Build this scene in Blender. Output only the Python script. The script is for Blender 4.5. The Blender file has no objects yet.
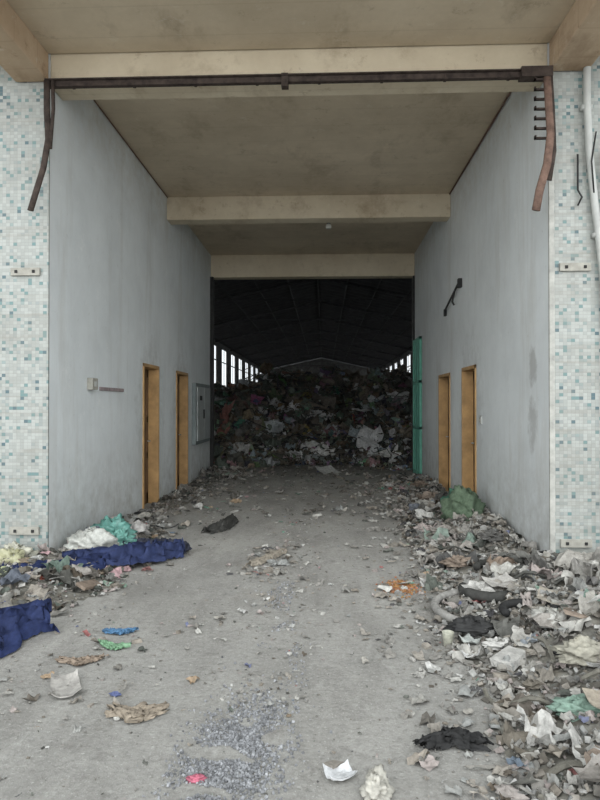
import bpy, math, random
from mathutils import Vector, noise, Matrix, Euler
random.seed(7)
R=random.random
def U(a,b): return a+(b-a)*random.random()
scene=bpy.context.scene
try:
    scene.view_settings.view_transform='Standard'
    scene.view_settings.look='None'
except Exception: pass

# ------------------------------------------------------------ materials
class NT:
    def __init__(s,name,rough=0.85,spec=0.2):
        s.m=bpy.data.materials.new(name); s.m.use_nodes=True
        s.t=s.m.node_tree; s.n=s.t.nodes; s.b=s.n['Principled BSDF']
        s.b.inputs['Roughness'].default_value=rough
        s.b.inputs['Specular IOR Level'].default_value=spec
        s.tc=s.n.new('ShaderNodeTexCoord')
    def L(s,a,b): s.t.links.new(a,b)
    def mapping(s,sc=(1,1,1),loc=(0,0,0)):
        m=s.n.new('ShaderNodeMapping'); m.inputs['Scale'].default_value=sc; m.inputs['Location'].default_value=loc
        s.L(s.tc.outputs['Object'],m.inputs['Vector']); return m.outputs[0]
    def noise(s,scale,detail=6,rough=.6,sc=(1,1,1),loc=(0,0,0)):
        n=s.n.new('ShaderNodeTexNoise'); n.inputs['Scale'].default_value=scale
        n.inputs['Detail'].default_value=detail; n.inputs['Roughness'].default_value=rough
        s.L(s.mapping(sc,loc),n.inputs['Vector']); return n.outputs['Fac']
    def ramp(s,fac,stops):
        r=s.n.new('ShaderNodeValToRGB'); e=r.color_ramp.elements
        while len(e)<len(stops): e.new(0.5)
        for i,(p,c) in enumerate(stops):
            e[i].position=p; e[i].color=(c[0],c[1],c[2],1) if not isinstance(c,(int,float)) else (c,c,c,1)
        s.L(fac,r.inputs[0]); return r.outputs[0]
    def mix(s,fac,a,b,mode='MIX'):
        m=s.n.new('ShaderNodeMix'); m.data_type='RGBA'; m.blend_type=mode
        for v,i in((fac,0),(a,6),(b,7)):
            if isinstance(v,(int,float)): m.inputs[i].default_value=v
            elif isinstance(v,tuple): m.inputs[i].default_value=(*v,1)
            else: s.L(v,m.inputs[i])
        return m.outputs[2]
    def math(s,op,a,b=None,c=None):
        m=s.n.new('ShaderNodeMath'); m.operation=op
        for i,v in enumerate((a,b,c)):
            if v is None: continue
            if isinstance(v,(int,float)): m.inputs[i].default_value=v
            else: s.L(v,m.inputs[i])
        return m.outputs[0]
    def xyz(s):
        x=s.n.new('ShaderNodeSeparateXYZ'); s.L(s.tc.outputs['Object'],x.inputs[0]); return x.outputs
    def maprange(s,v,a,b,c=0.,d=1.):
        m=s.n.new('ShaderNodeMapRange'); m.clamp=True
        s.L(v,m.inputs[0])
        for i,k in enumerate((a,b,c,d)): m.inputs[i+1].default_value=k
        return m.outputs[0]
    def col(s,c):
        if isinstance(c,tuple): s.b.inputs['Base Color'].default_value=(*c,1)
        else: s.L(c,s.b.inputs['Base Color'])
    def bump(s,h,strength=.3,dist=.02):
        b=s.n.new('ShaderNodeBump'); b.inputs['Strength'].default_value=strength; b.inputs['Distance'].default_value=dist
        s.L(h,b.inputs['Height']); s.L(b.outputs[0],s.b.inputs['Normal'])

def simple(name,c,rough=.7,var=.25,scale=8,metal=0,spec=.3,bump=.15):
    t=NT(name,rough,spec); n=t.noise(scale)
    d=tuple(x*(1-var) for x in c); l=tuple(min(1,x*(1+var)) for x in c)
    t.col(t.ramp(n,[(.3,d),(.7,l)])); t.b.inputs['Metallic'].default_value=metal
    t.bump(n,bump,.01); return t.m

def plaster(name,base,spots=(),doors=()):
    t=NT(name,.9,.15)
    c=t.mix(t.ramp(t.noise(.9,8,.65),[(.35,0),(.7,1)]),base,tuple(x*.85 for x in base))
    st=t.ramp(t.noise(2.2,7,.7,(1,1,.14),(3,1,0)),[(.52,0),(.8,1)])
    c=t.mix(t.math('MULTIPLY',st,.45),c,(.42,.39,.33))
    st2=t.ramp(t.noise(7,7,.7,(1,1,.05),(9,4,0)),[(.58,0),(.72,1)])
    c=t.mix(t.math('MULTIPLY',st2,.16),c,(.36,.34,.30))
    fl=t.ramp(t.noise(9,8,.75,(1,1,1),(7,2,0)),[(.62,0),(.70,1)])
    c=t.mix(t.math('MULTIPLY',fl,.4),c,(.36,.35,.32))
    fl2=t.ramp(t.noise(3.5,9,.8,(1,1,1),(1,8,4)),[(.58,0),(.66,1)])
    c=t.mix(t.math('MULTIPLY',fl2,.3),c,(.88,.89,.88))
    sc=t.ramp(t.noise(5,9,.85,(1,1,1.6),(4,8,2)),[(.64,0),(.68,1)])
    c=t.mix(t.math('MULTIPLY',sc,.4),c,(.28,.27,.25))
    x=t.xyz()
    low=t.maprange(x[2],.0,1.3,1,0)
    nn=t.noise(5,8,.7,(1,1,1),(0,5,0))
    lowf=t.math('MULTIPLY',low,t.ramp(nn,[(.33,.12),(.68,1)]))
    c=t.mix(t.math('MULTIPLY',lowf,.7),c,(.27,.25,.21))
    top=t.maprange(x[2],4.3,5.35,0,1)
    c=t.mix(t.math('MULTIPLY',top,t.ramp(nn,[(.38,0),(.8,.55)])),c,(.45,.38,.27))
    for (py,pz,ry,rz,am) in spots:
        dy=t.math('DIVIDE',t.math('SUBTRACT',x[1],py),ry); dz=t.math('DIVIDE',t.math('SUBTRACT',x[2],pz),rz)
        d=t.math('ADD',t.math('MULTIPLY',dy,dy),t.math('MULTIPLY',dz,dz))
        d=t.math('ADD',d,t.math('MULTIPLY',t.math('SUBTRACT',nn,.5),4.5))
        f=t.maprange(d,.3,1.3,am,0)
        c=t.mix(f,c,(.30,.29,.27))
    t.col(c); t.bump(t.noise(14,8,.7),.25,.01); return t.m
DR=[(9.9,1.3,.75,1.3,.28),(12.1,1.3,.8,1.3,.28)]
M_wallL=plaster('grey_paint_left',(.76,.80,.81),DR)
M_wallR=plaster('grey_paint_right',(.76,.795,.80),[(6.66,2.05,.12,.22,.5),(6.68,1.45,.14,.28,.45),(9.5,1.3,.75,1.3,.25)])
def concrete(name,a,b,stain=(.16,.11,.05),sf=.55):
    t=NT(name,.92,.1)
    c=t.mix(t.ramp(t.noise(.8,9,.7),[(.35,0),(.68,1)]),a,b)
    s=t.ramp(t.noise(1.6,8,.7,(1,.5,1),(5,3,1)),[(.54,0),(.72,1)])
    c=t.mix(t.math('MULTIPLY',s,sf),c,stain)
    s2=t.ramp(t.noise(7,6,.7,(1,1,1),(2,9,1)),[(.60,0),(.7,1)])
    c=t.mix(t.math('MULTIPLY',s2,.3),c,(.72,.68,.58))
    s3=t.ramp(t.noise(4,9,.8,(1,1,1),(7,1,3)),[(.58,0),(.64,1)])
    c=t.mix(t.math('MULTIPLY',s3,.35),c,stain)
    x=t.xyz()
    w=t.math('FRACT',t.math('MULTIPLY',x[1],2.2))
    ln=t.maprange(w,.0,.05,.2,0)
    c=t.mix(ln,c,stain)
    t.col(c); t.bump(t.noise(20,8,.7),.2,.01); return t.m
M_ceil=concrete('stained_ceiling_concrete',(.66,.565,.43),(.50,.42,.31),(.27,.21,.14))
M_beam=concrete('beam_concrete',(.68,.60,.46),(.54,.46,.34),(.27,.19,.12))
M_beam2=concrete('beam_concrete_stained',(.54,.42,.30),(.40,.29,.19),(.17,.10,.06))
def tiles():
    t=NT('mosaic_tile',.45,.4)
    x=t.xyz()
    sx=t.math('MULTIPLY',x[0],26); sz=t.math('MULTIPLY',x[2],30)
    fx=t.math('FLOOR',sx); fz=t.math('FLOOR',sz)
    cmb=t.n.new('ShaderNodeCombineXYZ'); t.L(fx,cmb.inputs[0]); t.L(fz,cmb.inputs[1])
    wn=t.n.new('ShaderNodeTexWhiteNoise'); wn.noise_dimensions='2D'; t.L(cmb.outputs[0],wn.inputs['Vector'])
    base=t.ramp(wn.outputs['Value'],[(0,(.35,.37,.35)),(.45,(.41,.43,.41)),(.78,(.30,.33,.32)),(.865,(.15,.25,.25)),(.94,(.09,.15,.17)),(.965,(.27,.33,.32))])
    gx=t.math('FRACT',sx); gz=t.math('FRACT',sz)
    g=t.math('MAXIMUM',t.maprange(gx,.0,.1,1,0),t.maprange(gz,.0,.16,1,0))
    c=t.mix(t.math('MULTIPLY',g,.6),base,(.27,.27,.25))
    d=t.ramp(t.noise(2.0,8,.7),[(.42,0),(.72,1)])
    c=t.mix(t.math('MULTIPLY',d,.5),c,(.24,.23,.20))
    row=t.ramp(t.noise(3,5,.6,(.3,1,6),(3,0,7)),[(.52,0),(.66,1)])
    c=t.mix(t.math('MULTIPLY',row,.3),c,(.27,.25,.21))
    st=t.ramp(t.noise(6,6,.7,(1,1,.1),(1,0,7)),[(.56,0),(.7,1)])
    c=t.mix(t.math('MULTIPLY',st,.25),c,(.22,.2,.17))
    t.col(c); t.bump(t.math('SUBTRACT',1,g),.3,.004)
    for nd in t.n:
        if nd.type=='VALTORGB' and len(nd.color_ramp.elements)==6: nd.color_ramp.interpolation='CONSTANT'
    return t.m
M_tile=tiles()
def floor_mat():
    t=NT('dusty_concrete_floor',.95,.1)
    c=t.mix(t.ramp(t.noise(.55,9,.65),[(.35,0),(.65,1)]),(.335,.328,.308),(.43,.42,.392))
    c=t.mix(t.ramp(t.noise(2.4,9,.7,(1,.35,1),(4,1,0)),[(.46,0),(.70,.75)]),c,(.24,.232,.215))
    c=t.mix(t.ramp(t.noise(26,8,.75),[(.46,0),(.72,.6)]),c,(.17,.165,.15))
    c=t.mix(t.ramp(t.noise(60,4,.7,(1,1,1),(3,3,0)),[(.58,0),(.66,.55)]),c,(.60,.595,.57))
    c=t.mix(t.ramp(t.noise(1.1,8,.7,(1,1,1),(11,4,0)),[(.60,0),(.78,.4)]),c,(.34,.28,.21))
    c=t.mix(t.ramp(t.noise(6,8,.8,(1,.6,1),(2,7,0)),[(.55,0),(.63,.5)]),c,(.21,.20,.185))
    c=t.mix(t.ramp(t.noise(9,8,.8,(1,.5,1),(12,7,0)),[(.57,0),(.66,.45)]),c,(.54,.53,.505))
    c=t.mix(t.ramp(t.noise(.9,7,.65,(1,.4,1),(22,17,0)),[(.55,0),(.68,.45)]),c,(.20,.195,.18))
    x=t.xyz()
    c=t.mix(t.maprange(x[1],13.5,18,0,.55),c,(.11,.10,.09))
    t.col(c)
    h=t.math('ADD',t.noise(30,8,.75),t.math('MULTIPLY',t.noise(3,6,.6),2.0))
    t.bump(h,.6,.03); return t.m
M_floor=floor_mat()
def debris_mat(name,rough=.75,spec=.25):
    t=NT(name,rough,spec)
    a=t.n.new('ShaderNodeAttribute'); a.attribute_name='Col'
    v=t.ramp(t.noise(18,6,.7),[(.3,.5),(.7,1.15)])
    c=t.mix(1.0,a.outputs['Color'],v,'MULTIPLY')
    t.col(c); t.bump(t.noise(40,5,.7),.3,.01); return t.m
M_deb=debris_mat('mixed_rubbish')
M_plastic=debris_mat('plastic_film',.4,.5)
M_rust=simple('rusty_iron',(.06,.045,.038),.8,.5,14,.2)
M_rust2=simple('rusty_strip',(.18,.115,.09),.85,.4,14,.1)
M_wood=simple('orange_varnished_wood',(.47,.29,.13),.55,.25,5)
M_leaf=simple('brown_door_leaf',(.16,.095,.05),.6,.3,5)
M_steel=simple('galvanised_panel',(.42,.45,.45),.5,.15,6,.2)
M_steeld=simple('panel_frame',(.20,.23,.23),.5,.15,6,.2)
M_white=simple('white_pvc',(.48,.49,.47),.5,.12,6)
M_green=simple('green_gate_paint',(.15,.42,.32),.6,.2,6)
M_black=simple('black_iron',(.03,.03,.03),.7,.3,10)
M_dark=simple('dark_brickwork',(.14,.14,.135),.95,.3,3)
M_roof=simple('dark_roof_sheet',(.085,.085,.09),.9,.3,3)
M_strut=simple('steel_truss_paint',(.09,.09,.095),.8,.3,6)
M_cream=simple('cream_bracket_paint',(.36,.35,.31),.8,.2,14)
M_glass=simple('bulb_glass',(.75,.75,.7),.2,.05,4,0,.5)
M_barrust=simple('faded_rust_bar',(.30,.25,.25),.85,.3,14)
M_edge=simple('cracked_render_edge',(.42,.42,.39),.9,.25,9)

# ------------------------------------------------------------ mesh builder
class MB:
    def __init__(s): s.v=[];s.f=[];s.c=[];s.mi=[]
    def add(s,vs,fs,col=(1,1,1),mi=0):
        o=len(s.v); s.v+= [tuple(x) for x in vs]; s.f+=[tuple(i+o for i in f) for f in fs]
        s.c+=[(*col,1)]*len(vs); s.mi+=[mi]*len(fs)
    def box(s,a,b,mi=0,col=(1,1,1)):
        x0,y0,z0=a;x1,y1,z1=b
        vs=[(x0,y0,z0),(x1,y0,z0),(x1,y1,z0),(x0,y1,z0),(x0,y0,z1),(x1,y0,z1),(x1,y1,z1),(x0,y1,z1)]
        s.add(vs,[(0,3,2,1),(4,5,6,7),(0,1,5,4),(1,2,6,5),(2,3,7,6),(3,0,4,7)],col,mi)
    def tube(s,pts,r,n=8,mi=0,col=(1,1,1),flat=1.0):
        pts=[Vector(p) for p in pts]; vs=[];fs=[]
        for i,p in enumerate(pts):
            d=(pts[min(i+1,len(pts)-1)]-pts[max(i-1,0)]).normalized()
            up=Vector((0,0,1)) if abs(d.z)<.9 else Vector((0,1,0))
            a=d.cross(up).normalized(); b=d.cross(a).normalized()
            for k in range(n):
                t=2*math.pi*k/n; vs.append(p+a*r*math.cos(t)+b*r*flat*math.sin(t))
        for i in range(len(pts)-1):
            for k in range(n):
                fs.append((i*n+k,i*n+(k+1)%n,(i+1)*n+(k+1)%n,(i+1)*n+k))
        fs.append(tuple(range(n-1,-1,-1))); fs.append(tuple((len(pts)-1)*n+k for k in range(n)))
        s.add(vs,fs,col,mi)
    def clamp(s,x0=-99,x1=99,y0=-99,y1=99,z0=-99):
        s.v=[(min(max(x,x0),x1),min(max(y,y0),y1),max(z,z0)) for x,y,z in s.v]
    def obj(s,name,mats,smooth=False,parent=None):
        me=bpy.data.meshes.new(name); me.from_pydata(s.v,[],s.f); 
        for m in (mats if isinstance(mats,(list,tuple)) else [mats]): me.materials.append(m)
        ca=me.color_attributes.new('Col','FLOAT_COLOR','POINT')
        ca.data.foreach_set('color',[x for c in s.c for x in c])
        me.polygons.foreach_set('material_index',s.mi)
        if smooth: me.polygons.foreach_set('use_smooth',[True]*len(me.polygons))
        me.update()
        o=bpy.data.objects.new(name,me); scene.collection.objects.link(o)
        if parent: o.parent=parent
        return o
def bev(o,w=.01,seg=2):
    m=o.modifiers.new('bevel','BEVEL'); m.width=w; m.segments=seg; m.limit_method='ANGLE'; return o
def nz(x,y,z=0): return noise.noise(Vector((x,y,z)))
def ss(a,b,x):
    t=max(0,min(1,(x-a)/(b-a))); return t*t*(3-2*t)

# debris primitives
def sheet(mb,c,sx,sy,rot,col,amp=.3,n=4,mi=0):
    E=Euler(rot).to_matrix(); sd=U(0,100); vs=[];fs=[]
    for i in range(n):
        for j in range(n):
            u=i/(n-1)-.5; v=j/(n-1)-.5
            k=1+.35*nz(u*3+sd,v*3)
            p=Vector((u*sx*k,v*sy*k,amp*(sx+sy)*.5*nz(u*3+sd,v*3,sd)))
            p.x+=.3/n*sx*U(-1,1); p.y+=.3/n*sy*U(-1,1)
            vs.append(Vector(c)+E@p)
    for i in range(n-1):
        for j in range(n-1): fs.append((i*n+j,(i+1)*n+j,(i+1)*n+j+1,i*n+j+1))
    mb.add(vs,fs,col,mi)
def chunk(mb,c,s,rot,col,mi=0):
    E=Euler(rot).to_matrix(); vs=[]
    for x in(-.5,.5):
        for y in(-.5,.5):
            for z in(-.5,.5):
                vs.append(Vector(c)+E@Vector((x*s[0]*U(.7,1.1),y*s[1]*U(.7,1.1),z*s[2]*U(.7,1.1))))
    mb.add(vs,[(0,1,3,2),(4,6,7,5),(0,4,5,1),(2,3,7,6),(0,2,6,4),(1,5,7,3)],col,mi)
def strip(mb,c,ln,w,ang,col,lift=.1,mi=0):
    n=7; vs=[];fs=[]; x,y,z=c; a=ang; st=ln/n; cv=U(-.6,.6)
    for i in range(n):
        nx,ny=-math.sin(a),math.cos(a); zz=z+lift*abs(math.sin(i*1.1+c[0]*9))*ln*.5
        tw=U(-.3,.3)*w
        vs+=[(x+nx*w/2,y+ny*w/2,zz+tw+abs(tw)),(x-nx*w/2,y-ny*w/2,zz+abs(tw)-tw)]
        x+=math.cos(a)*st;y+=math.sin(a)*st;a+=cv*U(.3,1.4)
    for i in range(n-1): fs.append((2*i,2*i+1,2*i+3,2*i+2))
    mb.add(vs,fs,col,mi)
def lump(mb,c,r,col,sq=(1,1,.6),nu=10,nv=7,amp=.45,fr=1.6,mi=0):
    vs=[];fs=[];sd=U(0,99)
    for j in range(nv+1):
        ph=math.pi*j/nv
        for i in range(nu):
            th=2*math.pi*i/nu; d=Vector((math.sin(ph)*math.cos(th),math.sin(ph)*math.sin(th),math.cos(ph)))
            k=r*(1+amp*nz(d.x*fr+sd,d.y*fr,d.z*fr)+amp*.5*nz(d.x*fr*3+sd,d.y*fr*3,d.z*fr*3))
            vs.append((c[0]+d.x*k*sq[0],c[1]+d.y*k*sq[1],max(c[2]+d.z*k*sq[2],c[2]-r*sq[2]*.55)))
    for j in range(nv):
        for i in range(nu): fs.append((j*nu+i,j*nu+(i+1)%nu,(j+1)*nu+(i+1)%nu,(j+1)*nu+i))
    mb.add(vs,fs,col,mi)
def bottle(mb,c,L,r,ang,col,mi=0):
    d=Vector((math.cos(ang),math.sin(ang),U(-.1,.2))).normalized(); c=Vector(c)
    a=d.cross(Vector((0,0,1))).normalized(); b=d.cross(a); n=8; vs=[];fs=[]
    prof=[(0,.7),(.05,1),(.6,1),(.8,.5),(.85,.35),(1,.35)]
    for t,k in prof:
        for i in range(n):
            q=2*math.pi*i/n; vs.append(c+d*(t-.5)*L+(a*math.cos(q)+b*math.sin(q))*r*k)
    for j in range(len(prof)-1):
        for i in range(n): fs.append((j*n+i,j*n+(i+1)%n,(j+1)*n+(i+1)%n,(j+1)*n+i))
    fs.append(tuple(range(n)))
    fs.append(tuple((len(prof)-1)*n+i for i in range(n)))
    mb.add(vs,fs,col,mi)
LIGHT=[(.46,.45,.42),(.38,.37,.34),(.60,.60,.58),(.32,.29,.25),(.43,.37,.35),(.27,.26,.24),(.36,.32,.27),(.60,.59,.55),(.22,.21,.19),(.33,.34,.33),(.40,.38,.34),(.26,.23,.19)]
ACC=[(.12,.30,.22),(.06,.10,.30),(.40,.10,.10),(.05,.05,.05),(.40,.27,.15),(.30,.45,.35),(.50,.32,.34),(.08,.08,.09),(.2,.28,.38),(.2,.14,.08)]
DARK=[(.05,.05,.045),(.08,.08,.07),(.11,.10,.085),(.14,.12,.10),(.06,.07,.06),(.10,.12,.10),(.04,.04,.05),(.17,.15,.12),(.09,.07,.05)]
def dust(c,a=.35,d=(.36,.345,.315)): 
    a=a*U(.3,1.5); return tuple(x*(1-a)+y*a for x,y in zip(c,d))
def pick(pa=.12): return random.choice(ACC) if R()<pa else random.choice(LIGHT)
def scatter(mb,x,y,z,s,col,tilt=.5):
    k=R(); rot=(U(-tilt,tilt),U(-tilt,tilt),U(0,6.3))
    if k<.46: sheet(mb,(x,y,z+s*.18),s*U(.5,1.2),s*U(.4,1.1),rot,col,U(.2,.7),4 if s<.1 else 6)
    elif k<.64: chunk(mb,(x,y,z+s*.08),(s*U(.3,.9),s*U(.3,.7),s*U(.05,.35)),rot,col)
    elif k<.80: strip(mb,(x,y,z+.008),s*U(1,2.4),s*U(.06,.22),U(0,6.3),col)
    elif k<.94: lump(mb,(x,y,z+s*.12),s*U(.2,.42),col,(1,U(.5,1),U(.35,.6)),10,7,.7,2.2)
    else: bottle(mb,(x,y,z+s*.12),s*U(.6,1.1),s*U(.1,.18),U(0,6.3),col)

# ------------------------------------------------------------ building shell
XL,XR,YF,YB=-2.79,2.215,6.2,15.5
CZ=5.35; BZ=4.90
def side_wall(name,xin,xout,mat,ops,y0=YF,y1=YB,ztop=CZ+.15):
    mb=MB(); a,b=min(xin,xout),max(xin,xout); y=y0
    for (oy0,oy1,oz) in sorted(ops):
        mb.box((a,y,0),(b,oy0,ztop)); mb.box((a,oy0,oz),(b,oy1,ztop)); y=oy1
    mb.box((a,y,0),(b,y1,ztop)); return mb.obj(name,mat)
doorsL=[(9.45,10.37,2.30),(11.6,12.6,2.30)]
doorsR=[(9.1,10.0,2.24),(10.95,12.0,2.22)]
side_wall('wall_left',XL,XL-.24,M_wallL,doorsL)
side_wall('wall_right',XR,XR+.24,M_wallR,doorsR)
def door(i,xin,sgn,y0,y1,zt):
    root=bpy.data.objects.new('door_%d'%i,None); scene.collection.objects.link(root)
    fb=MB(); t=.055
    def bx(xa,xb,ya,yb,za,zb): fb.box((min(xa,xb),ya,za),(max(xa,xb),yb,zb))
    xa=xin-sgn*.018; xb=xin+sgn*.24
    bx(xa,xb,y0,y0+t,0,zt); bx(xa,xb,y1-t,y1,0,zt); bx(xa,xb,y0,y1,zt-t,zt)
    bev(fb.obj('frame',M_wood,parent=root),.006)
    lb=MB(); lx0=xin+sgn*.17; lx1=xin+sgn*.21
    lb.box((min(lx0,lx1),y0+t,.01),(max(lx0,lx1),y1-t,zt-t))
    pw=sgn*.015
    for za,zb in((.01,.2),(.75,.87),(1.35,1.47),(zt-t-.14,zt-t)):
        lb.box((min(lx0,lx0-pw),y0+t,za),(max(lx0,lx0-pw),y1-t,zb))
    for ya,yb in((y0+t,y0+t+.1),(y1-t-.1,y1-t)):
        lb.box((min(lx0,lx0-pw),ya,.01),(max(lx0,lx0-pw),yb,zt-t))
    bev(lb.obj('leaf',M_leaf,parent=root),.004)
    hb=MB(); hy=y1-t-.06; hb.tube([(lx0,hy,1.05),(lx0-sgn*.06,hy,1.05),(lx0-sgn*.06,hy-.11,1.05)],.01)
    hb.obj('handle',M_steel,True,root)
for i,(a,b,z) in enumerate(doorsL): door(i+1,XL,-1,a,b,z)
for i,(a,b,z) in enumerate(doorsR): door(i+3,XR,1,a,b,z)

def facade(name,xa,xb,xi):
    mb=MB()
    mb.box((xa,YF,0),(xb,YF+.24,7.2))
    lo,hi=min(xa,xi),max(xb,xi)
    mb.box((lo,YF-.025,0),(hi,YF,4.93))
    return mb.obj(name,M_tile)
facade('wall_front_left',-8,XL-.241,XL)
facade('wall_front_right',XR+.241,8,XR+.05)
mb=MB(); mb.box((XR,YF-.03,0),(XR+.05,YF,4.93)); mb.obj('trim_1',M_edge)
mb=MB(); mb.box((XL-.24,YF,CZ+.16),(XR+.24,YF+.24,7.2)); mb.obj('wall_front_upper',M_tile)

mb=MB(); mb.box((XL,YF+.3,CZ),(XR,YB-.3,CZ+.15)); mb.obj('ceiling',M_ceil)
mb=MB(); mb.box((XL,YF,BZ),(XR,YF+.3,CZ+.15)); bev(mb.obj('beam_front',M_beam),.012)
mb=MB(); mb.box((XL,10.9,BZ+.04),(XR,11.2,CZ)); bev(mb.obj('beam_middle',M_beam),.012)
mb=MB(); mb.box((XL,YB-.3,BZ-.1),(XR,YB,CZ+.15)); bev(mb.obj('beam_rear',M_beam),.012)
mb=MB(); mb.box((-3.7,3.9,5.22),(3.3,YF-.03,5.42)); mb.obj('ceiling_porch',M_ceil)
mb=MB(); mb.box((XL-.34,3.9,4.93),(XL+.0,YF-.03,5.22)); bev(mb.obj('beam_porch',M_beam2),.015)
mb=MB(); mb.box((XR-.0,3.9,4.93),(XR+.38,YF-.03,5.22)); bev(mb.obj('beam_porch',M_beam2),.015)

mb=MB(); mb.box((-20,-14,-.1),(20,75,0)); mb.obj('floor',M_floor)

# ------------------------------------------------------------ warehouse
WL,WR,WE=-6.6,6.1,70
mb=MB()
mb.box((WL,YB,0),(XL,YB+.2,5.6)); mb.box((XR,YB,0),(WR,YB+.2,5.6)); mb.box((XL,YB,BZ+.02),(XR,YB+.2,5.6))
cx=(WL+WR)/2
mb.add([(WL,YB,5.6),(WR,YB,5.6),(cx,YB,7.0),(WL,YB+.2,5.6),(WR,YB+.2,5.6),(cx,YB+.2,7.0)],[(0,1,2),(3,5,4),(0,2,5,3),(1,4,5,2)])
mb.obj('wall_warehouse_front',M_dark)
def ww(name,x0,x1):
    mb=MB(); mb.box((x0,YB,0),(x1,WE,2.7)); mb.box((x0,YB,5.3),(x1,WE,5.6))
    y=18-.02; mb.box((x0,YB,2.7),(x1,18,5.3))
    while y<WE:
        mb.box((x0,y,2.7),(x1,min(y+2.0,WE),5.3)); y+=4.0
    y=18+1.98
    while y<WE-2:
        mb.box((x0+.01,y+.98,2.7),(x1-.01,y+1.02,5.3)); mb.box((x0+.01,y,4.4),(x1-.01,y+2.0,4.46)); y+=4.0
    mb.obj(name,M_dark)
ww('wall_warehouse_left',WL-.06,WL); ww('wall_warehouse_right',WR,WR+.06)
mb=MB(); g=.07
mb.add([(WL,WE,0),(WR,WE,0),(WR,WE,5.6-g),(cx,WE,7.0-g),(WL,WE,5.6-g)]+[(WL,WE+.2,0),(WR,WE+.2,0),(WR,WE+.2,5.6-g),(cx,WE+.2,7.0-g),(WL,WE+.2,5.6-g)],
 [(0,1,2,3,4),(9,8,7,6,5),(0,4,9,5),(4,3,8,9),(3,2,7,8),(2,1,6,7)]); mb.obj('wall_warehouse_rear',M_dark)
mb=MB(); n=160
for k in (0,1):
    vs=[];fs=[]
    for i in range(n+1):
        y=YB+(WE+1-YB)*i/n; dz=.05*(i%2)
        xe=(WL-.5) if k==0 else (WR+.5)
        ze=5.6-(.5*1.4/6.35)
        vs+=[(xe,y,ze+dz),(cx,y,7.0+dz)]
    for i in range(n): fs.append((2*i,2*i+1,2*i+3,2*i+2))
    mb.add(vs,fs)
ro=mb.obj('roof_warehouse',M_roof); m=ro.modifiers.new('s','SOLIDIFY'); m.thickness=.03; m.offset=1
mb=MB(); y=YB+4
while y<WE-1:
    mb.tube([(WL,y,5.5),(cx,y,6.9)],.06,6); mb.tube([(WR,y,5.5),(cx,y,6.9)],.06,6)
    mb.tube([(WL+2.2,y,5.98),(WR-2.2,y,5.98)],.03,6)
    y+=6
for q in range(0,11):
    xx=WL+.3+(WR-WL-.6)*q/10; zt=6.95-abs(xx-cx)/6.35*1.4; mb.tube([(xx,YB+.2,zt),(xx,WE,zt)],.035,4)
mb.obj('roof_truss',M_strut)

# rubbish heap
def front(x): return 17.3-1.2*ss(.4,2.2,abs(x+.0))-.3*ss(2.2,4,abs(x))+.6*nz(x*.8,3.3)
def hh(x,y):
    f=front(x); b=ss(f-.2,f+5.4,y)
    side=1-.26*ss(1.6,4.2,abs(x-.1))
    return (2.2*b*side*(1+.22*nz(x*.45,y*.35,1))+.9*b*nz(x*.9,y*.7,5)+.3*ss(f,f+1,y)*nz(x*2.7,y*2.7,9)-.03+.12*ss(f-.3,f+.6,y))*(1-.35*ss(27,36,y))
mb=MB(); nx,ny=100,110; X0,X1,Y0,Y1=WL+.05,WR-.05,15.8,40
for j in range(ny+1):
    for i in range(nx+1):
        x=X0+(X1-X0)*i/nx; y=Y0+(Y1-Y0)*(j/ny)**1.5
        c=random.choice(DARK); mb.v.append((x,y,hh(x,y))); mb.c.append((c[0]*.8,c[1]*.8,c[2]*.8,1))
for j in range(ny):
    for i in range(nx):
        a=j*(nx+1)+i; mb.f.append((a,a+1,a+nx+2,a+nx+1)); mb.mi.append(0)
def hcol(h=0):
    k=R(); u=1.1-.5*min(1,h/2.4)
    if k<.68: return tuple(v*1.35 for v in random.choice(DARK))
    if k<.90: return tuple(v*U(.35,.85)*u for v in random.choice(LIGHT))
    if k<.97: return tuple(v*u for v in random.choice([(.50,.51,.50),(.64,.65,.65),(.42,.44,.45)]))
    return tuple(v*.7*u for v in random.choice(ACC))
for q in range(11500):
    y=15.8+(R()**1.5)*14; w=3.4+(y-16)*.35
    x=max(WL+.5,min(WR-.5,U(-w,w)-.2)); f=front(x)
    if y<f-.25: continue
    z=hh(x,y); s=(.06+.34*R()**1.6)*(1.25 if y>18 else .75)*(2.0 if R()<.06 else 1)
    scatter(mb,x,y,z+U(-.02,.08),s,hcol(z),1.3)
for q in range(480):
    y=U(16.6,24); x=U(-4,4); z=hh(x,y)
    a=U(0,6.3); l=U(.4,1.2); mb.tube([(x,y,z-.1),(x+math.cos(a)*l*.4,y+math.sin(a)*l*.3,z+l*.3),(x+math.cos(a)*l,y+math.sin(a)*l*.5,z+l*U(.0,.35))],.013,4,0,random.choice(DARK+[(.2,.19,.17)]))
for q in range(56):
    x=U(-2.8,2.3); y=front(x)+U(-.1,3.2); sheet(mb,(x,y,hh(x,y)+.08),U(.2,.6),U(.15,.5),(U(-.9,.3),U(-.5,.5),U(0,6.3)),random.choice([(.55,.55,.55),(.62,.62,.62),(.42,.44,.45),(.30,.33,.33),(.28,.34,.36)]),.6,7)
for (x,y,sx,sy,c) in ((-1.75,18.3,.9,.8,(.42,.45,.46)),(-.2,17.9,.55,.4,(.62,.62,.6)),(.05,17.5,.5,.35,(.68,.68,.66)),(1.5,17.0,.6,.5,(.6,.62,.62)),(1.75,16.7,.5,.35,(.66,.66,.64)),(-2.3,17.0,.5,.45,(.45,.45,.43)),(1.1,18.5,.6,.5,(.35,.40,.42))):
    sheet(mb,(x,y,hh(x,y)+.2),sx,sy,(.75,U(-.3,.3),U(-.5,.5)),c,.6,12)
mb.clamp(WL+.04,WR-.04,YB+.22)
mb.obj('rubbish_heap',M_deb)

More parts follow.
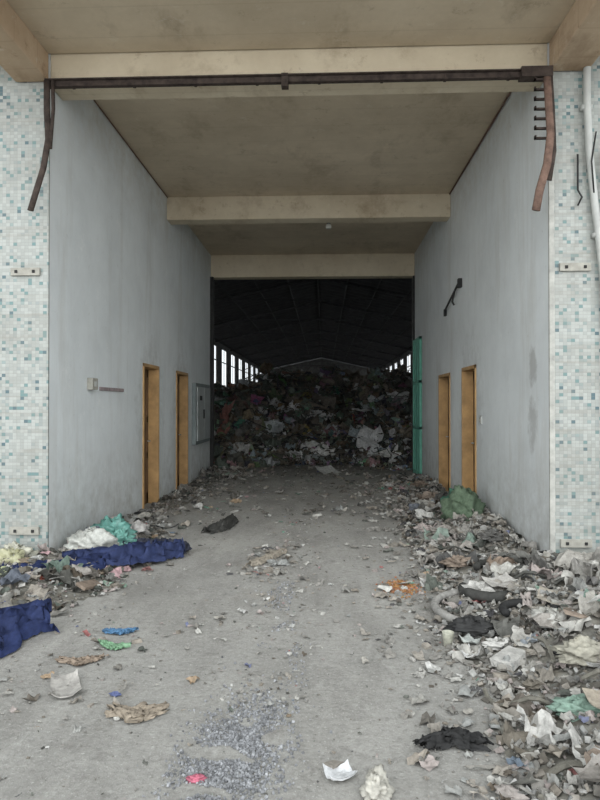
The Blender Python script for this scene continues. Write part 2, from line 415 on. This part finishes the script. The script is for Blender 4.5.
# ------------------------------------------------------------ litter banks
def psize(a,b,p=2.2): return a+(b-a)*R()**p
def bank(name,hf,x0,x1,y0,y1,n,accent,nx=50,ny=110,smin=.05,smax=.22,dark=.15,clamp=None,big=0,fine=0,du=.4,hoses=0):
    mb=MB()
    for j in range(ny+1):
        for i in range(nx+1):
            x=x0+(x1-x0)*i/nx; y=y0+(y1-y0)*j/ny; c=dust(random.choice(LIGHT),.6); k=U(.45,.8)
            mb.v.append((x,y,hf(x,y)-.012)); mb.c.append((c[0]*k,c[1]*k,c[2]*k*.95,1))
    for j in range(ny):
        for i in range(nx):
            a=j*(nx+1)+i; vv=[mb.v[t] for t in (a,a+1,a+nx+2,a+nx+1)]
            if max(v[2] for v in vv)<0: continue
            mb.f.append((a,a+1,a+nx+2,a+nx+1)); mb.mi.append(0)
    k=0;tries=0
    while k<n and tries<n*12:
        tries+=1; x=U(x0,x1);y=U(y0,y1);h=hf(x,y)
        if h<.004 and R()>.03: continue
        s=psize(smin,smax)
        dk=dark*(1+2.2*max(0,nz(x*1.3,y*1.3,7)*2))
        c=dust(random.choice(DARK),du*.4) if R()<dk else dust(pick(accent),du)
        scatter(mb,x,y,max(h,0),s,c,.55); k+=1
    k=0;tries=0
    while k<fine and tries<fine*12:
        tries+=1; x=U(x0,x1);y=U(y0,y1);h=hf(x,y)
        if h<.003 and R()>.05: continue
        s=psize(.012,.05,1.6); c=dust(random.choice(LIGHT),.3); kk=U(.5,1.1); k+=1
        chunk(mb,(x,y,max(h,0)+s*.2),(s,s*U(.5,1),s*U(.3,.8)),(U(-1,1),U(-1,1),U(0,6)),tuple(q*kk for q in c))
    k=0
    while k<big:
        x=U(x0,x1);y=U(y0,y1);h=hf(x,y)
        if h<.03: continue
        k+=1; c=dust(random.choice([(.55,.54,.50),(.45,.43,.39),(.62,.61,.58),(.38,.35,.32),(.48,.41,.39),(.06,.06,.06),(.05,.055,.05),(.18,.28,.23),(.28,.27,.25),(.10,.12,.16),(.25,.18,.13)]),.25)
        r=R()
        if r<.45: sheet(mb,(x,y,h+.05),U(.18,.4),U(.12,.28),(U(-.4,.2),U(-.3,.3),U(0,6.3)),c,U(.3,.7),9)
        elif r<.7: lump(mb,(x,y,h+.05),U(.07,.15),c,(U(.9,1.4),U(.7,1),U(.4,.65)),20,14,.8,2.4)
        else: chunk(mb,(x,y,h+.03),(U(.15,.32),U(.08,.22),U(.015,.05)),(U(-.4,.2),U(-.3,.3),U(0,6.3)),c)
    k=0
    while k<hoses:
        x=U(x0,x1);y=U(y0,y1);h=hf(x,y)
        if h<.03: continue
        k+=1; a=U(0,6.3); st=U(.04,.08); cv=U(-.25,.25); P=[]
        for q in range(9):
            P.append((x,y,max(hf(x,y),0)+.03+.03*math.sin(q*.8))); x+=math.cos(a)*st; y+=math.sin(a)*st; a+=cv
        mb.tube(P,U(.006,.018),6,0,random.choice([(.05,.05,.05),(.1,.1,.09),(.3,.29,.27),(.2,.19,.16)]))
    mb.clamp(*(clamp or (-99,99)))
    return mb.obj(name,M_deb)
def hR(x,y):
    e=.92+.22*nz(y*.9,2.2)+.12*nz(y*3,7)+.35*ss(7.5,10,y)-.1*ss(4,2.5,y)
    wall=ss(e,e+1.3,x)*.26*(1-.55*ss(4.8,5.9,y)*(1-ss(6.6,8,y)))
    if y>YF-.1: wall*=(1-.35*ss(7,10,y))*(1-.6*ss(11.5,14,y))
    return wall*(1+.7*nz(x*2.2,y*2.2,4))+.05*ss(e,e+.3,x)*nz(x*6,y*6)+.012*ss(e-.1,e+.1,x)
bank('rubble_bank',hR,.6,3.8,2.0,YF-.05,3300,.09,smin=.02,smax=.16,dark=.14,clamp=(-9,9,0,YF-.06,0),big=110,fine=7000,du=.4,hoses=45)
bank('rubble_bank',hR,1.0,XR-.03,YF-.04,13.8,1700,.12,smin=.03,smax=.2,dark=.26,clamp=(-9,XR-.04,YF-.05,13.9,0),big=34,fine=3000,du=.35,hoses=25)
def hL(x,y):
    e=-1.98-.25*ss(5.6,4.2,y)+.25*nz(y*.8,8)+.1*nz(y*3,1)-.3*ss(7.4,9,y)+.55*ss(12,15,y)
    b=ss(e,e-.85,x)*(.16 if y<7.6 else .16-.09*ss(7.6,9,y))
    return b*(1+.5*nz(x*2.4,y*2.4,3))+.008*ss(e+.1,e-.05,x)
bank('litter_bank',hL,XL+.03,-1.4,YF-.02,15.2,600,.14,smin=.03,smax=.2,dark=.35,clamp=(XL+.04,9,YF-.03,15.3,0),big=8,fine=900,du=.3,hoses=8)
bank('litter_bank',hL,-4.4,-1.5,4.7,YF-.06,520,.2,smin=.03,smax=.2,dark=.2,clamp=(-9,9,0,YF-.06,0),big=10,fine=900,du=.3,hoses=5)
# loose litter
mb=MB()
def put(n,fx,fy,smin,smax,acc=.1,dark=.15,du=.3):
    for _ in range(n):
        x=fx();y=fy(); s=psize(smin,smax); c=dust(random.choice(DARK) if R()<dark else pick(acc),du)
        scatter(mb,x,y,.002,s,c,.25)
put(3000,lambda:U(-2.6,2.1),lambda:2.1+8*R()**1.3,.005,.03,.05,.3)
put(420,lambda:random.gauss(-.32,.18),lambda:U(3.2,9),.012,.06,.06)
put(700,lambda:U(-2.3,2.0),lambda:U(9,16.8),.03,.16,.12,.35)
put(520,lambda:random.gauss(1.05,.32),lambda:U(5.5,13),.02,.16,.08,.22)
put(180,lambda:random.gauss(-1.9,.3),lambda:U(5.5,15),.03,.16,.15,.3)
put(150,lambda:random.gauss(-.6,.17),lambda:U(6,7.2),.03,.14,.1)
put(500,lambda:random.gauss(.78,.22),lambda:U(2.2,5.8),.012,.1,.06)
put(110,lambda:U(-2.0,-.9),lambda:U(3.0,4.8),.02,.09,.1)
put(120,lambda:U(-.8,.8),lambda:U(4,9),.03,.11,.05)
mb.clamp(XL+.05,XR-.05,z0=0)
mb.obj('scattered_litter',M_deb)
# gravel
mb=MB()
for _ in range(6500):
    k=R()
    if k<.76:
        y=2.9+random.gauss(0,.27); x=-.42+.10*(y-3)+random.gauss(0,.12)
        if nz(x*7,y*7,2)<-.2: continue
    else:
        y=U(3.2,5.8); x=-.33+random.gauss(0,.11)
        if nz(x*4,y*4,6)<.12: continue
    s=psize(.005,.016,1.5); g=U(.19,.44); chunk(mb,(x,y,s*.3),(s,s*U(.6,1),s*U(.5,.9)),(U(0,6),U(0,6),U(0,6)),(g*.98,g,g*1.04))
mb.clamp(z0=0)
mb.obj('gravel_patch',M_deb)
mb=MB()
for _ in range(700):
    x=.70+random.gauss(0,.08); y=5.65+random.gauss(0,.11); s=U(.005,.022)
    chunk(mb,(x,y,s*.3),(s,s*.8,s*.5),(R(),R(),U(0,6)),(U(.36,.47),U(.18,.25),U(.07,.13)))
mb.clamp(z0=0)
mb.obj('brick_dust_pile',M_deb)

# ------------------------------------------------------------ individual pieces
def cloth(name,pts,w,col,h=.12,mat=M_deb,n=60,m=30,fr=7):
    P=[Vector(p) for p in pts]; mb=MB(); sd=U(0,50)
    for i in range(n):
        t=i/(n-1)*(len(P)-1); k=min(int(t),len(P)-2); f=t-k; f2=f*f*(3-2*f)
        p=P[k].lerp(P[k+1],f2); d=(P[k+1]-P[k]).normalized(); nr=Vector((-d.y,d.x,0))
        ww_=w*(.75+.5*nz(t*1.7+sd,0))*(.45+.55*math.sin(math.pi*max(.08,min(.92,i/(n-1)))))
        for j in range(m):
            v=j/(m-1)-.5; q=p+nr*v*ww_*(1+.35*nz(t*4,v*3,sd))+d*.08*nz(t*5,v*7,sd)
            prof=(1-(2*abs(v))**2.5)
            fold=1-abs(nz(t*2.5+sd,v*fr*.9,sd))*2.6
            z=p.z+.006+h*prof*(.25+.75*max(0,fold))+.03*abs(nz(t*10,v*16,sd))
            z=max(z,.004)
            mb.v.append((q.x,q.y,z)); s=1+.3*nz(t*6,v*8,sd); mb.c.append((col[0]*s,col[1]*s,col[2]*s,1))
    for i in range(n-1):
        for j in range(m-1):
            a=i*m+j; mb.f.append((a,a+1,a+m+1,a+m)); mb.mi.append(0)
    return mb.obj(name,mat,True)
def bag(name,c,r,col,sq=(1,1,.7),mat=M_plastic,amp=.6,fr=2.4):
    mb=MB(); lump(mb,(c[0],c[1],c[2]+r*sq[2]*.55),r,col,sq,40,30,amp,fr)
    x,y,z=c
    for k in range(5):
        a=U(0,6.3); sheet(mb,(x+math.cos(a)*r*.25,y+math.sin(a)*r*.25,z+r*sq[2]*1.4),r*.5,r*.35,(U(-1,1),U(-1,1),a),col,.5,5)
    mb.clamp(x0=XL+.03) if y>YF-.2 and x<0 else None
    return mb.obj(name,mat,True)
BL=(.028,.042,.12)
cloth('blue_tarpaulin',[(-3.0,4.0,0),(-2.65,4.12,0),(-2.3,4.2,0),(-2.05,4.5,0)],.62,BL,.22,fr=13)
cloth('blue_cloth',[(-3.2,5.3,.05),(-2.8,5.5,.06),(-2.45,5.75,.04),(-2.15,6.05,.04)],.36,BL,.16,fr=12)
cloth('blue_cloth',[(-2.45,5.85,.06),(-2.0,6.2,.05),(-1.75,6.5,.02),(-1.55,6.7,0)],.34,(.032,.046,.12),.2,fr=13)
cloth('dark_rag',[(-2.2,6.75,.06),(-1.85,6.9,.03),(-1.5,6.85,0)],.3,(.05,.055,.08),.12)
bag('green_bag',(-2.42,7.0,.08),.21,(.16,.38,.33),(1,1,.8))
bag('green_bag',(-2.25,6.8,.08),.15,(.18,.42,.36),(1,.8,.7))
bag('white_plastic_bag',(-2.45,6.45,.07),.22,(.56,.57,.53),(1.1,.9,.75))
bag('white_plastic_bag',(-2.3,7.5,.05),.15,(.52,.50,.48),(1,1,.7))
bag('yellow_bag',(-2.95,5.75,.06),.18,(.50,.49,.32),(1,.8,.75))
bag('yellow_bag',(-3.0,5.95,.06),.17,(.52,.51,.42),(1,.6,.8))
bag('yellow_bag',(-2.85,5.4,.05),.13,(.44,.47,.27),(1,.8,.7))
bag('red_plastic_bag',(-2.5,5.4,.05),.07,(.42,.13,.09),(1,.9,.9))
bag('red_plastic_bag',(-2.35,7.9,.05),.07,(.40,.12,.13),(1,.9,.8))
bag('green_sack',(1.82,8.3,.05),.27,(.15,.21,.14),(.8,1.3,1.15),M_deb,.5)
bag('green_sack',(1.88,8.85,.1),.2,(.08,.2,.14),(.9,1,1.1),M_deb,.5)
bag('pale_sack',(1.55,3.75,.14),.13,(.44,.42,.35),(1.2,.8,.5),M_deb)
bag('mint_plastic_bag',(1.32,3.25,.06),.11,(.28,.40,.33),(1.2,.8,.4),M_deb)
bag('white_plastic_bag',(1.15,4.15,.05),.08,(.60,.59,.56),(1.2,.6,.45))
bag('white_plastic_bag',(1.55,4.35,.14),.11,(.56,.55,.51),(.8,1,.55))
bag('white_plastic_bag',(.22,2.64,0),.07,(.54,.52,.46),(.8,1.2,.8))
bag('pink_rag',(-.56,2.72,0),.026,(.52,.16,.22),(1.5,1,.45),M_deb)
bag('black_rag',(1.05,4.45,.05),.13,(.05,.05,.05),(1.3,.8,.4),M_deb)
cloth('black_rag',[(.47,3.0,0),(.62,3.08,0),(.76,3.02,0)],.17,(.035,.035,.035),.05)
cloth('dark_rag',[(-1.5,7.9,0),(-1.38,8.2,0),(-1.3,8.8,0)],.38,(.07,.07,.065),.09)
cloth('brown_paper',[(-1.13,3.3,0),(-1.0,3.25,0),(-.87,3.32,0)],.2,(.33,.28,.22),.025)
cloth('brown_paper',[(-1.68,3.93,0),(-1.55,3.9,0),(-1.45,3.97,0)],.12,(.34,.27,.21),.02)
cloth('green_wrapper',[(-1.52,4.22,0),(-1.42,4.15,0),(-1.35,4.17,0)],.1,(.22,.40,.24),.02,M_plastic)
cloth('blue_wrapper',[(-1.55,4.43,0),(-1.47,4.42,0),(-1.38,4.46,0)],.09,(.08,.20,.36),.02,M_plastic)
cloth('grey_rag',[(-.75,6.3,0),(-.6,6.6,0),(-.45,6.9,0)],.2,(.38,.34,.28),.05)
def flat(name,x,y,z,sx,sy,rz,col,tilt=0,mat=M_deb):
    mb=MB(); E=Euler((tilt,0,rz)).to_matrix(); n=8; t=.006
    for k in (0,1):
        for i in range(n):
            for j in range(n):
                u=i/(n-1)-.5;v=j/(n-1)-.5
                p=E@Vector((u*sx*(1-.06*(v>0.3)),v*sy*(1-.08*(u>.3)),.012*nz(u*3+x,v*3+y)+.02*(abs(u)+abs(v))**3*2))
                mb.v.append((x+p.x,y+p.y,z+p.z+t*k+.006)); mb.c.append((*col,1))
    for i in range(n-1):
        for j in range(n-1):
            a=i*n+j; mb.f.append((a,a+1,a+n+1,a+n)); mb.mi.append(0)
            a+=n*n; mb.f.append((a,a+n,a+n+1,a+1)); mb.mi.append(0)
    for i in range(n-1):
        for a,b in((i*n,(i+1)*n),(i*n+n-1,(i+1)*n+n-1),(i,i+1),((n-1)*n+i,(n-1)*n+i+1)):
            mb.f.append((a,b,b+n*n,a+n*n)); mb.mi.append(0)
    mb.clamp(z0=.002)
    return mb.obj(name,mat)
flat('white_paper_sheet',.07,2.76,0,.13,.1,.4,(.72,.73,.74))
flat('white_paper_sheet',.95,4.05,.03,.14,.09,1.0,(.64,.64,.62))
flat('grey_board',-1.5,3.56,0,.16,.30,.45,(.46,.44,.41))
flat('cardboard_piece',1.45,3.2,.14,.24,.17,.3,(.42,.37,.30),.2)
flat('cardboard_piece',1.75,4.7,.2,.3,.2,-.4,(.43,.39,.33),.2)
flat('foam_board',1.9,3.9,.24,.28,.2,.9,(.58,.57,.54),-.2)
flat('foam_board',1.5,5.3,.14,.3,.2,.5,(.50,.48,.45),.15)
flat('white_paper_sheet',.1,15.2,.03,.5,.5,.6,(.6,.6,.58),.3)
flat('white_paper_sheet',1.0,4.3,.02,.1,.12,.6,(.58,.61,.58))
def arc(name,cx_,cy,cz,r,a0,a1,rt,col,mat=M_deb,tilt=0):
    mb=MB(); n=26; mb.tube([(cx_+r*math.cos(a0+(a1-a0)*i/n),cy+r*math.sin(a0+(a1-a0)*i/n),cz+tilt*math.sin(a0+(a1-a0)*i/n)) for i in range(n+1)],rt,9,0,col)
    return mb.obj(name,mat,True)
arc('tyre_piece',1.38,5.3,.09,.2,2.8,5.8,.045,(.07,.07,.065))
arc('tyre_piece',1.5,4.55,.16,.2,.2,3.4,.03,(.035,.035,.035))
arc('tyre_piece',1.65,5.85,.13,.22,.1,3.0,.035,(.06,.06,.055))
arc('grey_hose',1.32,4.95,.05,.44,1.9,4.3,.03,(.36,.35,.33))
arc('tyre_piece',1.25,7.7,.06,.22,0,3.4,.03,(.1,.1,.1))
mb=MB(); n=20; prof=[(.0,.026),(.002,.03),(.09,.04),(.094,.042),(.094,.038),(.01,.026)]
vs=[];fs=[]
for z,r in prof:
    for i in range(n): vs.append((.85+r*math.cos(i*6.2832/n),4.3+r*math.sin(i*6.2832/n),z))
for j in range(len(prof)-1):
    for i in range(n): fs.append((j*n+i,j*n+(i+1)%n,(j+1)*n+(i+1)%n,(j+1)*n+i))
fs.append(tuple(range(n)))
mb.add(vs,fs,(.6,.6,.5)); mb.obj('paper_cup',M_plastic,True)

# ------------------------------------------------------------ fittings
root=bpy.data.objects.new('shutter_rail',None); scene.collection.objects.link(root)
mb=MB(); mb.box((XL-.0,6.1,4.85),(XR,6.16,4.905)); mb.box((XL,6.06,4.9),(XR,6.165,4.912))
for x in [XL+.25+i*.62 for i in range(8)]: mb.box((x,6.095,4.845),(x+.03,6.165,4.93))
mb.box((-.42,6.08,4.80),(-.35,6.165,4.93))
bev(mb.obj('rail',M_rust,parent=root),.004)
def bent(pts,w,t,mat,name):
    mb=MB(); mb.tube(pts,w,8,0,(1,1,1),t); return mb.obj(name,mat,True,root)
bent([(XL+.02,6.08,4.9),(XL+.03,6.06,4.6),(XL+.05,6.05,4.3),(XL+.01,6.03,4.0),(XL-.05,6.0,3.75),(XL-.09,5.97,3.56)],.033,.5,M_rust,'hanging_track')
bent([(XL+.08,6.08,4.9),(XL+.1,6.05,4.6),(XL+.07,6.05,4.2)],.02,.6,M_rust,'hanging_wire')
bent([(XR-.05,6.08,4.88),(XR-.04,6.05,4.5),(XR-.03,6.04,4.25),(XR-.08,6.0,3.95),(XR-.16,5.97,3.7),(XR-.2,5.96,3.5)],.04,.5,M_rust2,'hanging_slat')
bent([(XR-.02,6.08,4.88),(XR-.01,6.05,4.5),(XR+.0,6.04,4.1),(XR-.06,6.0,3.8)],.025,.5,M_rust,'hanging_track')
mb=MB(); mb.box((XR-.05,6.07,4.2),(XR-.02,6.1,4.9))
for k in range(7):
    z=4.80-k*.095; mb.box((XR-.17,6.07,z),(XR-.03,6.1,z+.018)); mb.box((XR-.17,6.07,z),(XR-.155,6.1,z+.035))
mb.obj('slat_comb',M_rust,parent=root)
mb=MB(); mb.box((XR-.3,6.05,4.83),(XR,6.165,4.93)); mb.obj('end_bracket',M_rust,parent=root)

def plate(x,z,w=.30,h=.08):
    mb=MB(); y=YF-.026
    mb.box((x-w/2,y-.03,z-h/2),(x+w/2,y,z+h/2))
    for dx in(-.3,.3): mb.box((x+dx*w-.015,y-.04,z-.015),(x+dx*w+.015,y-.03,z+.015),1)
    bev(mb.obj('gate_hinge_plate',[M_cream,M_black]),.004)
for x,z in((-3.02,3.0),(-3.02,.38),(2.46,3.0),(2.46,.3)): plate(x,z)
mb=MB(); y=YF-.09
mb.tube([(2.56,y,5.2),(2.56,y,4.6),(2.58,y,4.1),(2.63,y,3.6),(2.70,y,3.0),(2.76,y,2.3),(2.80,y,1.2),(2.80,y,.0)],.035,12)
for z,x in((4.55,2.56),(3.3,2.665),(1.6,2.78)): mb.box((x-.05,y-.01,z-.02),(x+.05,YF-.03,z+.02))
mb.obj('drain_pipe',M_white,True)
mb=MB(); mb.tube([(2.88,y,5.2),(2.86,y,4.3),(2.72,y-.02,4.05),(2.74,y-.02,3.5),(2.9,y,3.2),(2.95,y,0)],.028,10); mb.obj('drain_pipe',M_white,True)
mb=MB(); mb.tube([(2.48,y+.03,4.1),(2.48,y+.03,3.75),(2.52,y+.03,3.68),(2.48,y+.03,3.6)],.01,6); mb.tube([(2.64,y-.01,4.3),(2.58,y-.05,4.0),(2.61,y-.03,3.7)],.008,6)
mb.obj('electric_cable',M_black,True)
mb=MB(); mb.tube([(XR-.02,6.55,CZ-.02),(XR-.02,10.88,CZ-.02)],.012,8); mb.obj('ceiling_conduit',M_rust2,True)
mb=MB(); mb.tube([(XL+.02,6.55,CZ-.02),(XL+.02,10.88,CZ-.02)],.008,8); mb.obj('ceiling_conduit',M_rust2,True)
root=bpy.data.objects.new('ceiling_bulb',None); scene.collection.objects.link(root)
mb=MB(); mb.tube([(.09,11.6,CZ),(.09,11.6,5.13)],.012,6); mb.tube([(.09,11.6,5.14),(.09,11.6,5.04)],.035,10); mb.obj('holder',M_black,True,root)
mb=MB(); lump(mb,(.09,11.6,4.99),.055,(1,1,1),(1,1,1.2),14,10,0); mb.obj('bulb',M_glass,True,root)
root=bpy.data.objects.new('wall_mounted_fuse_panel',None); scene.collection.objects.link(root)
mb=MB(); a,b,z0,z1=13.0,14.6,.8,2.12
mb.box((XL,a,z0),(XL+.09,b,z1)); bev(mb.obj('cabinet',M_steeld,parent=root),.01)
mb=MB(); mb.box((XL+.09,a+.08,z0+.08),(XL+.115,(a+b)/2-.01,z1-.08)); mb.box((XL+.09,(a+b)/2+.01,z0+.08),(XL+.115,b-.08,z1-.08))
bev(mb.obj('cabinet_doors',M_steel,parent=root),.006)
mb=MB(); mb.box((XL+.115,(a+b)/2-.12,1.35),(XL+.14,(a+b)/2-.06,1.55)); mb.box((XL+.115,a+.3,1.75),(XL+.12,a+.55,1.85)); mb.obj('latch',M_black,parent=root)
root=bpy.data.objects.new('switch_box',None); scene.collection.objects.link(root)
mb=MB(); mb.box((XL,7.2,1.83),(XL+.07,7.38,1.97)); bev(mb.obj('box',M_cream,parent=root),.008)
mb=MB(); mb.box((XL+.07,7.26,1.87),(XL+.078,7.32,1.93)); mb.obj('rocker',M_white,parent=root)
mb=MB(); mb.box((XL,7.6,1.83),(XL+.02,8.5,1.875)); bev(mb.obj('rusty_wall_bar',M_barrust),.003)
root=bpy.data.objects.new('light_switch',None); scene.collection.objects.link(root)
mb=MB(); mb.box((XR-.02,8.75,1.38),(XR,8.87,1.5)); bev(mb.obj('plate',M_white,parent=root),.005)
mb=MB(); mb.box((XR-.03,8.79,1.41),(XR-.02,8.83,1.47)); mb.obj('rocker',M_cream,parent=root)
mb=MB(); mb.tube([(XR,11.3,3.32),(XR-.05,11.2,3.33),(XR-.05,10.1,3.60),(XR,10.05,3.61)],.018,8)
mb.tube([(XR-.05,10.35,3.54),(XR-.09,10.33,3.36),(XR-.06,10.33,3.3)],.016,8); mb.box((XR-.06,10.0,3.54),(XR,10.1,3.68)); mb.box((XR-.04,11.25,3.26),(XR,11.35,3.38))
mb.obj('iron_wall_bracket',M_black)
root=bpy.data.objects.new('green_gate',None); scene.collection.objects.link(root)
mb=MB(); x0=XR-.055; x1=XR-.02
mb.box((x0+.012,14.1,.06),(x1-.012,15.05,3.15)); mb.obj('sheet',M_green,parent=root)
mb=MB()
for ya in(14.05,15.02): mb.box((x0-.01,ya,.02),(x1+.01,ya+.06,3.2))
for za in(.05,1.1,2.15,3.14): mb.box((x0-.01,14.05,za),(x1+.01,15.08,za+.06))
for ya in(14.4,14.78): mb.box((x0-.0,ya,.06),(x1,ya+.03,3.15))
mb.obj('frame',M_green,parent=root)
mb=MB(); mb.box((x1,14.9,.6),(XR,15.0,.72)); mb.box((x1,14.9,2.6),(XR,15.0,2.72)); mb.tube([(x0,14.2,0),(x0,14.2,.1)],.02); mb.obj('hinges',M_rust,parent=root)
mb=MB(); mb.box((XL,15.1,0),(XL+.08,15.19,BZ-.1)); mb.box((XR-.05,15.17,0),(XR,15.19,BZ-.1)); mb.obj('dark_gap_strip',M_black)  # black strips at rear corners; the left one stands in for a dark gap

# ------------------------------------------------------------ light
w=bpy.data.worlds.new('World'); scene.world=w; w.use_nodes=True
nt=w.node_tree; bg=nt.nodes['Background']
tc=nt.nodes.new('ShaderNodeTexCoord'); sp=nt.nodes.new('ShaderNodeSeparateXYZ'); nt.links.new(tc.outputs['Generated'],sp.inputs[0])
rp=nt.nodes.new('ShaderNodeValToRGB'); e=rp.color_ramp.elements
e[0].position=0.0; e[0].color=(.87,.925,.96,1); e[1].position=.9; e[1].color=(.92,.97,1,1)
nt.links.new(sp.outputs[2],rp.inputs[0]); nt.links.new(rp.outputs[0],bg.inputs[0]); bg.inputs[1].default_value=1.4
sun=bpy.data.lights.new('overcast_sun','SUN'); sun.energy=3.7; sun.angle=math.radians(95); sun.color=(.99,1,.995)
so=bpy.data.objects.new('overcast_sun',sun); scene.collection.objects.link(so); so.rotation_euler=(math.radians(76),0,0); so.location=(0,-5,10)

cam=bpy.data.cameras.new('camera'); co=bpy.data.objects.new('camera',cam); scene.collection.objects.link(co)
co.location=(0,0,1.65); co.rotation_euler=(math.radians(90.46),0,math.radians(2.2))
cam.sensor_fit='VERTICAL'; cam.sensor_height=36; cam.lens=27.9; cam.clip_end=300
scene.camera=co
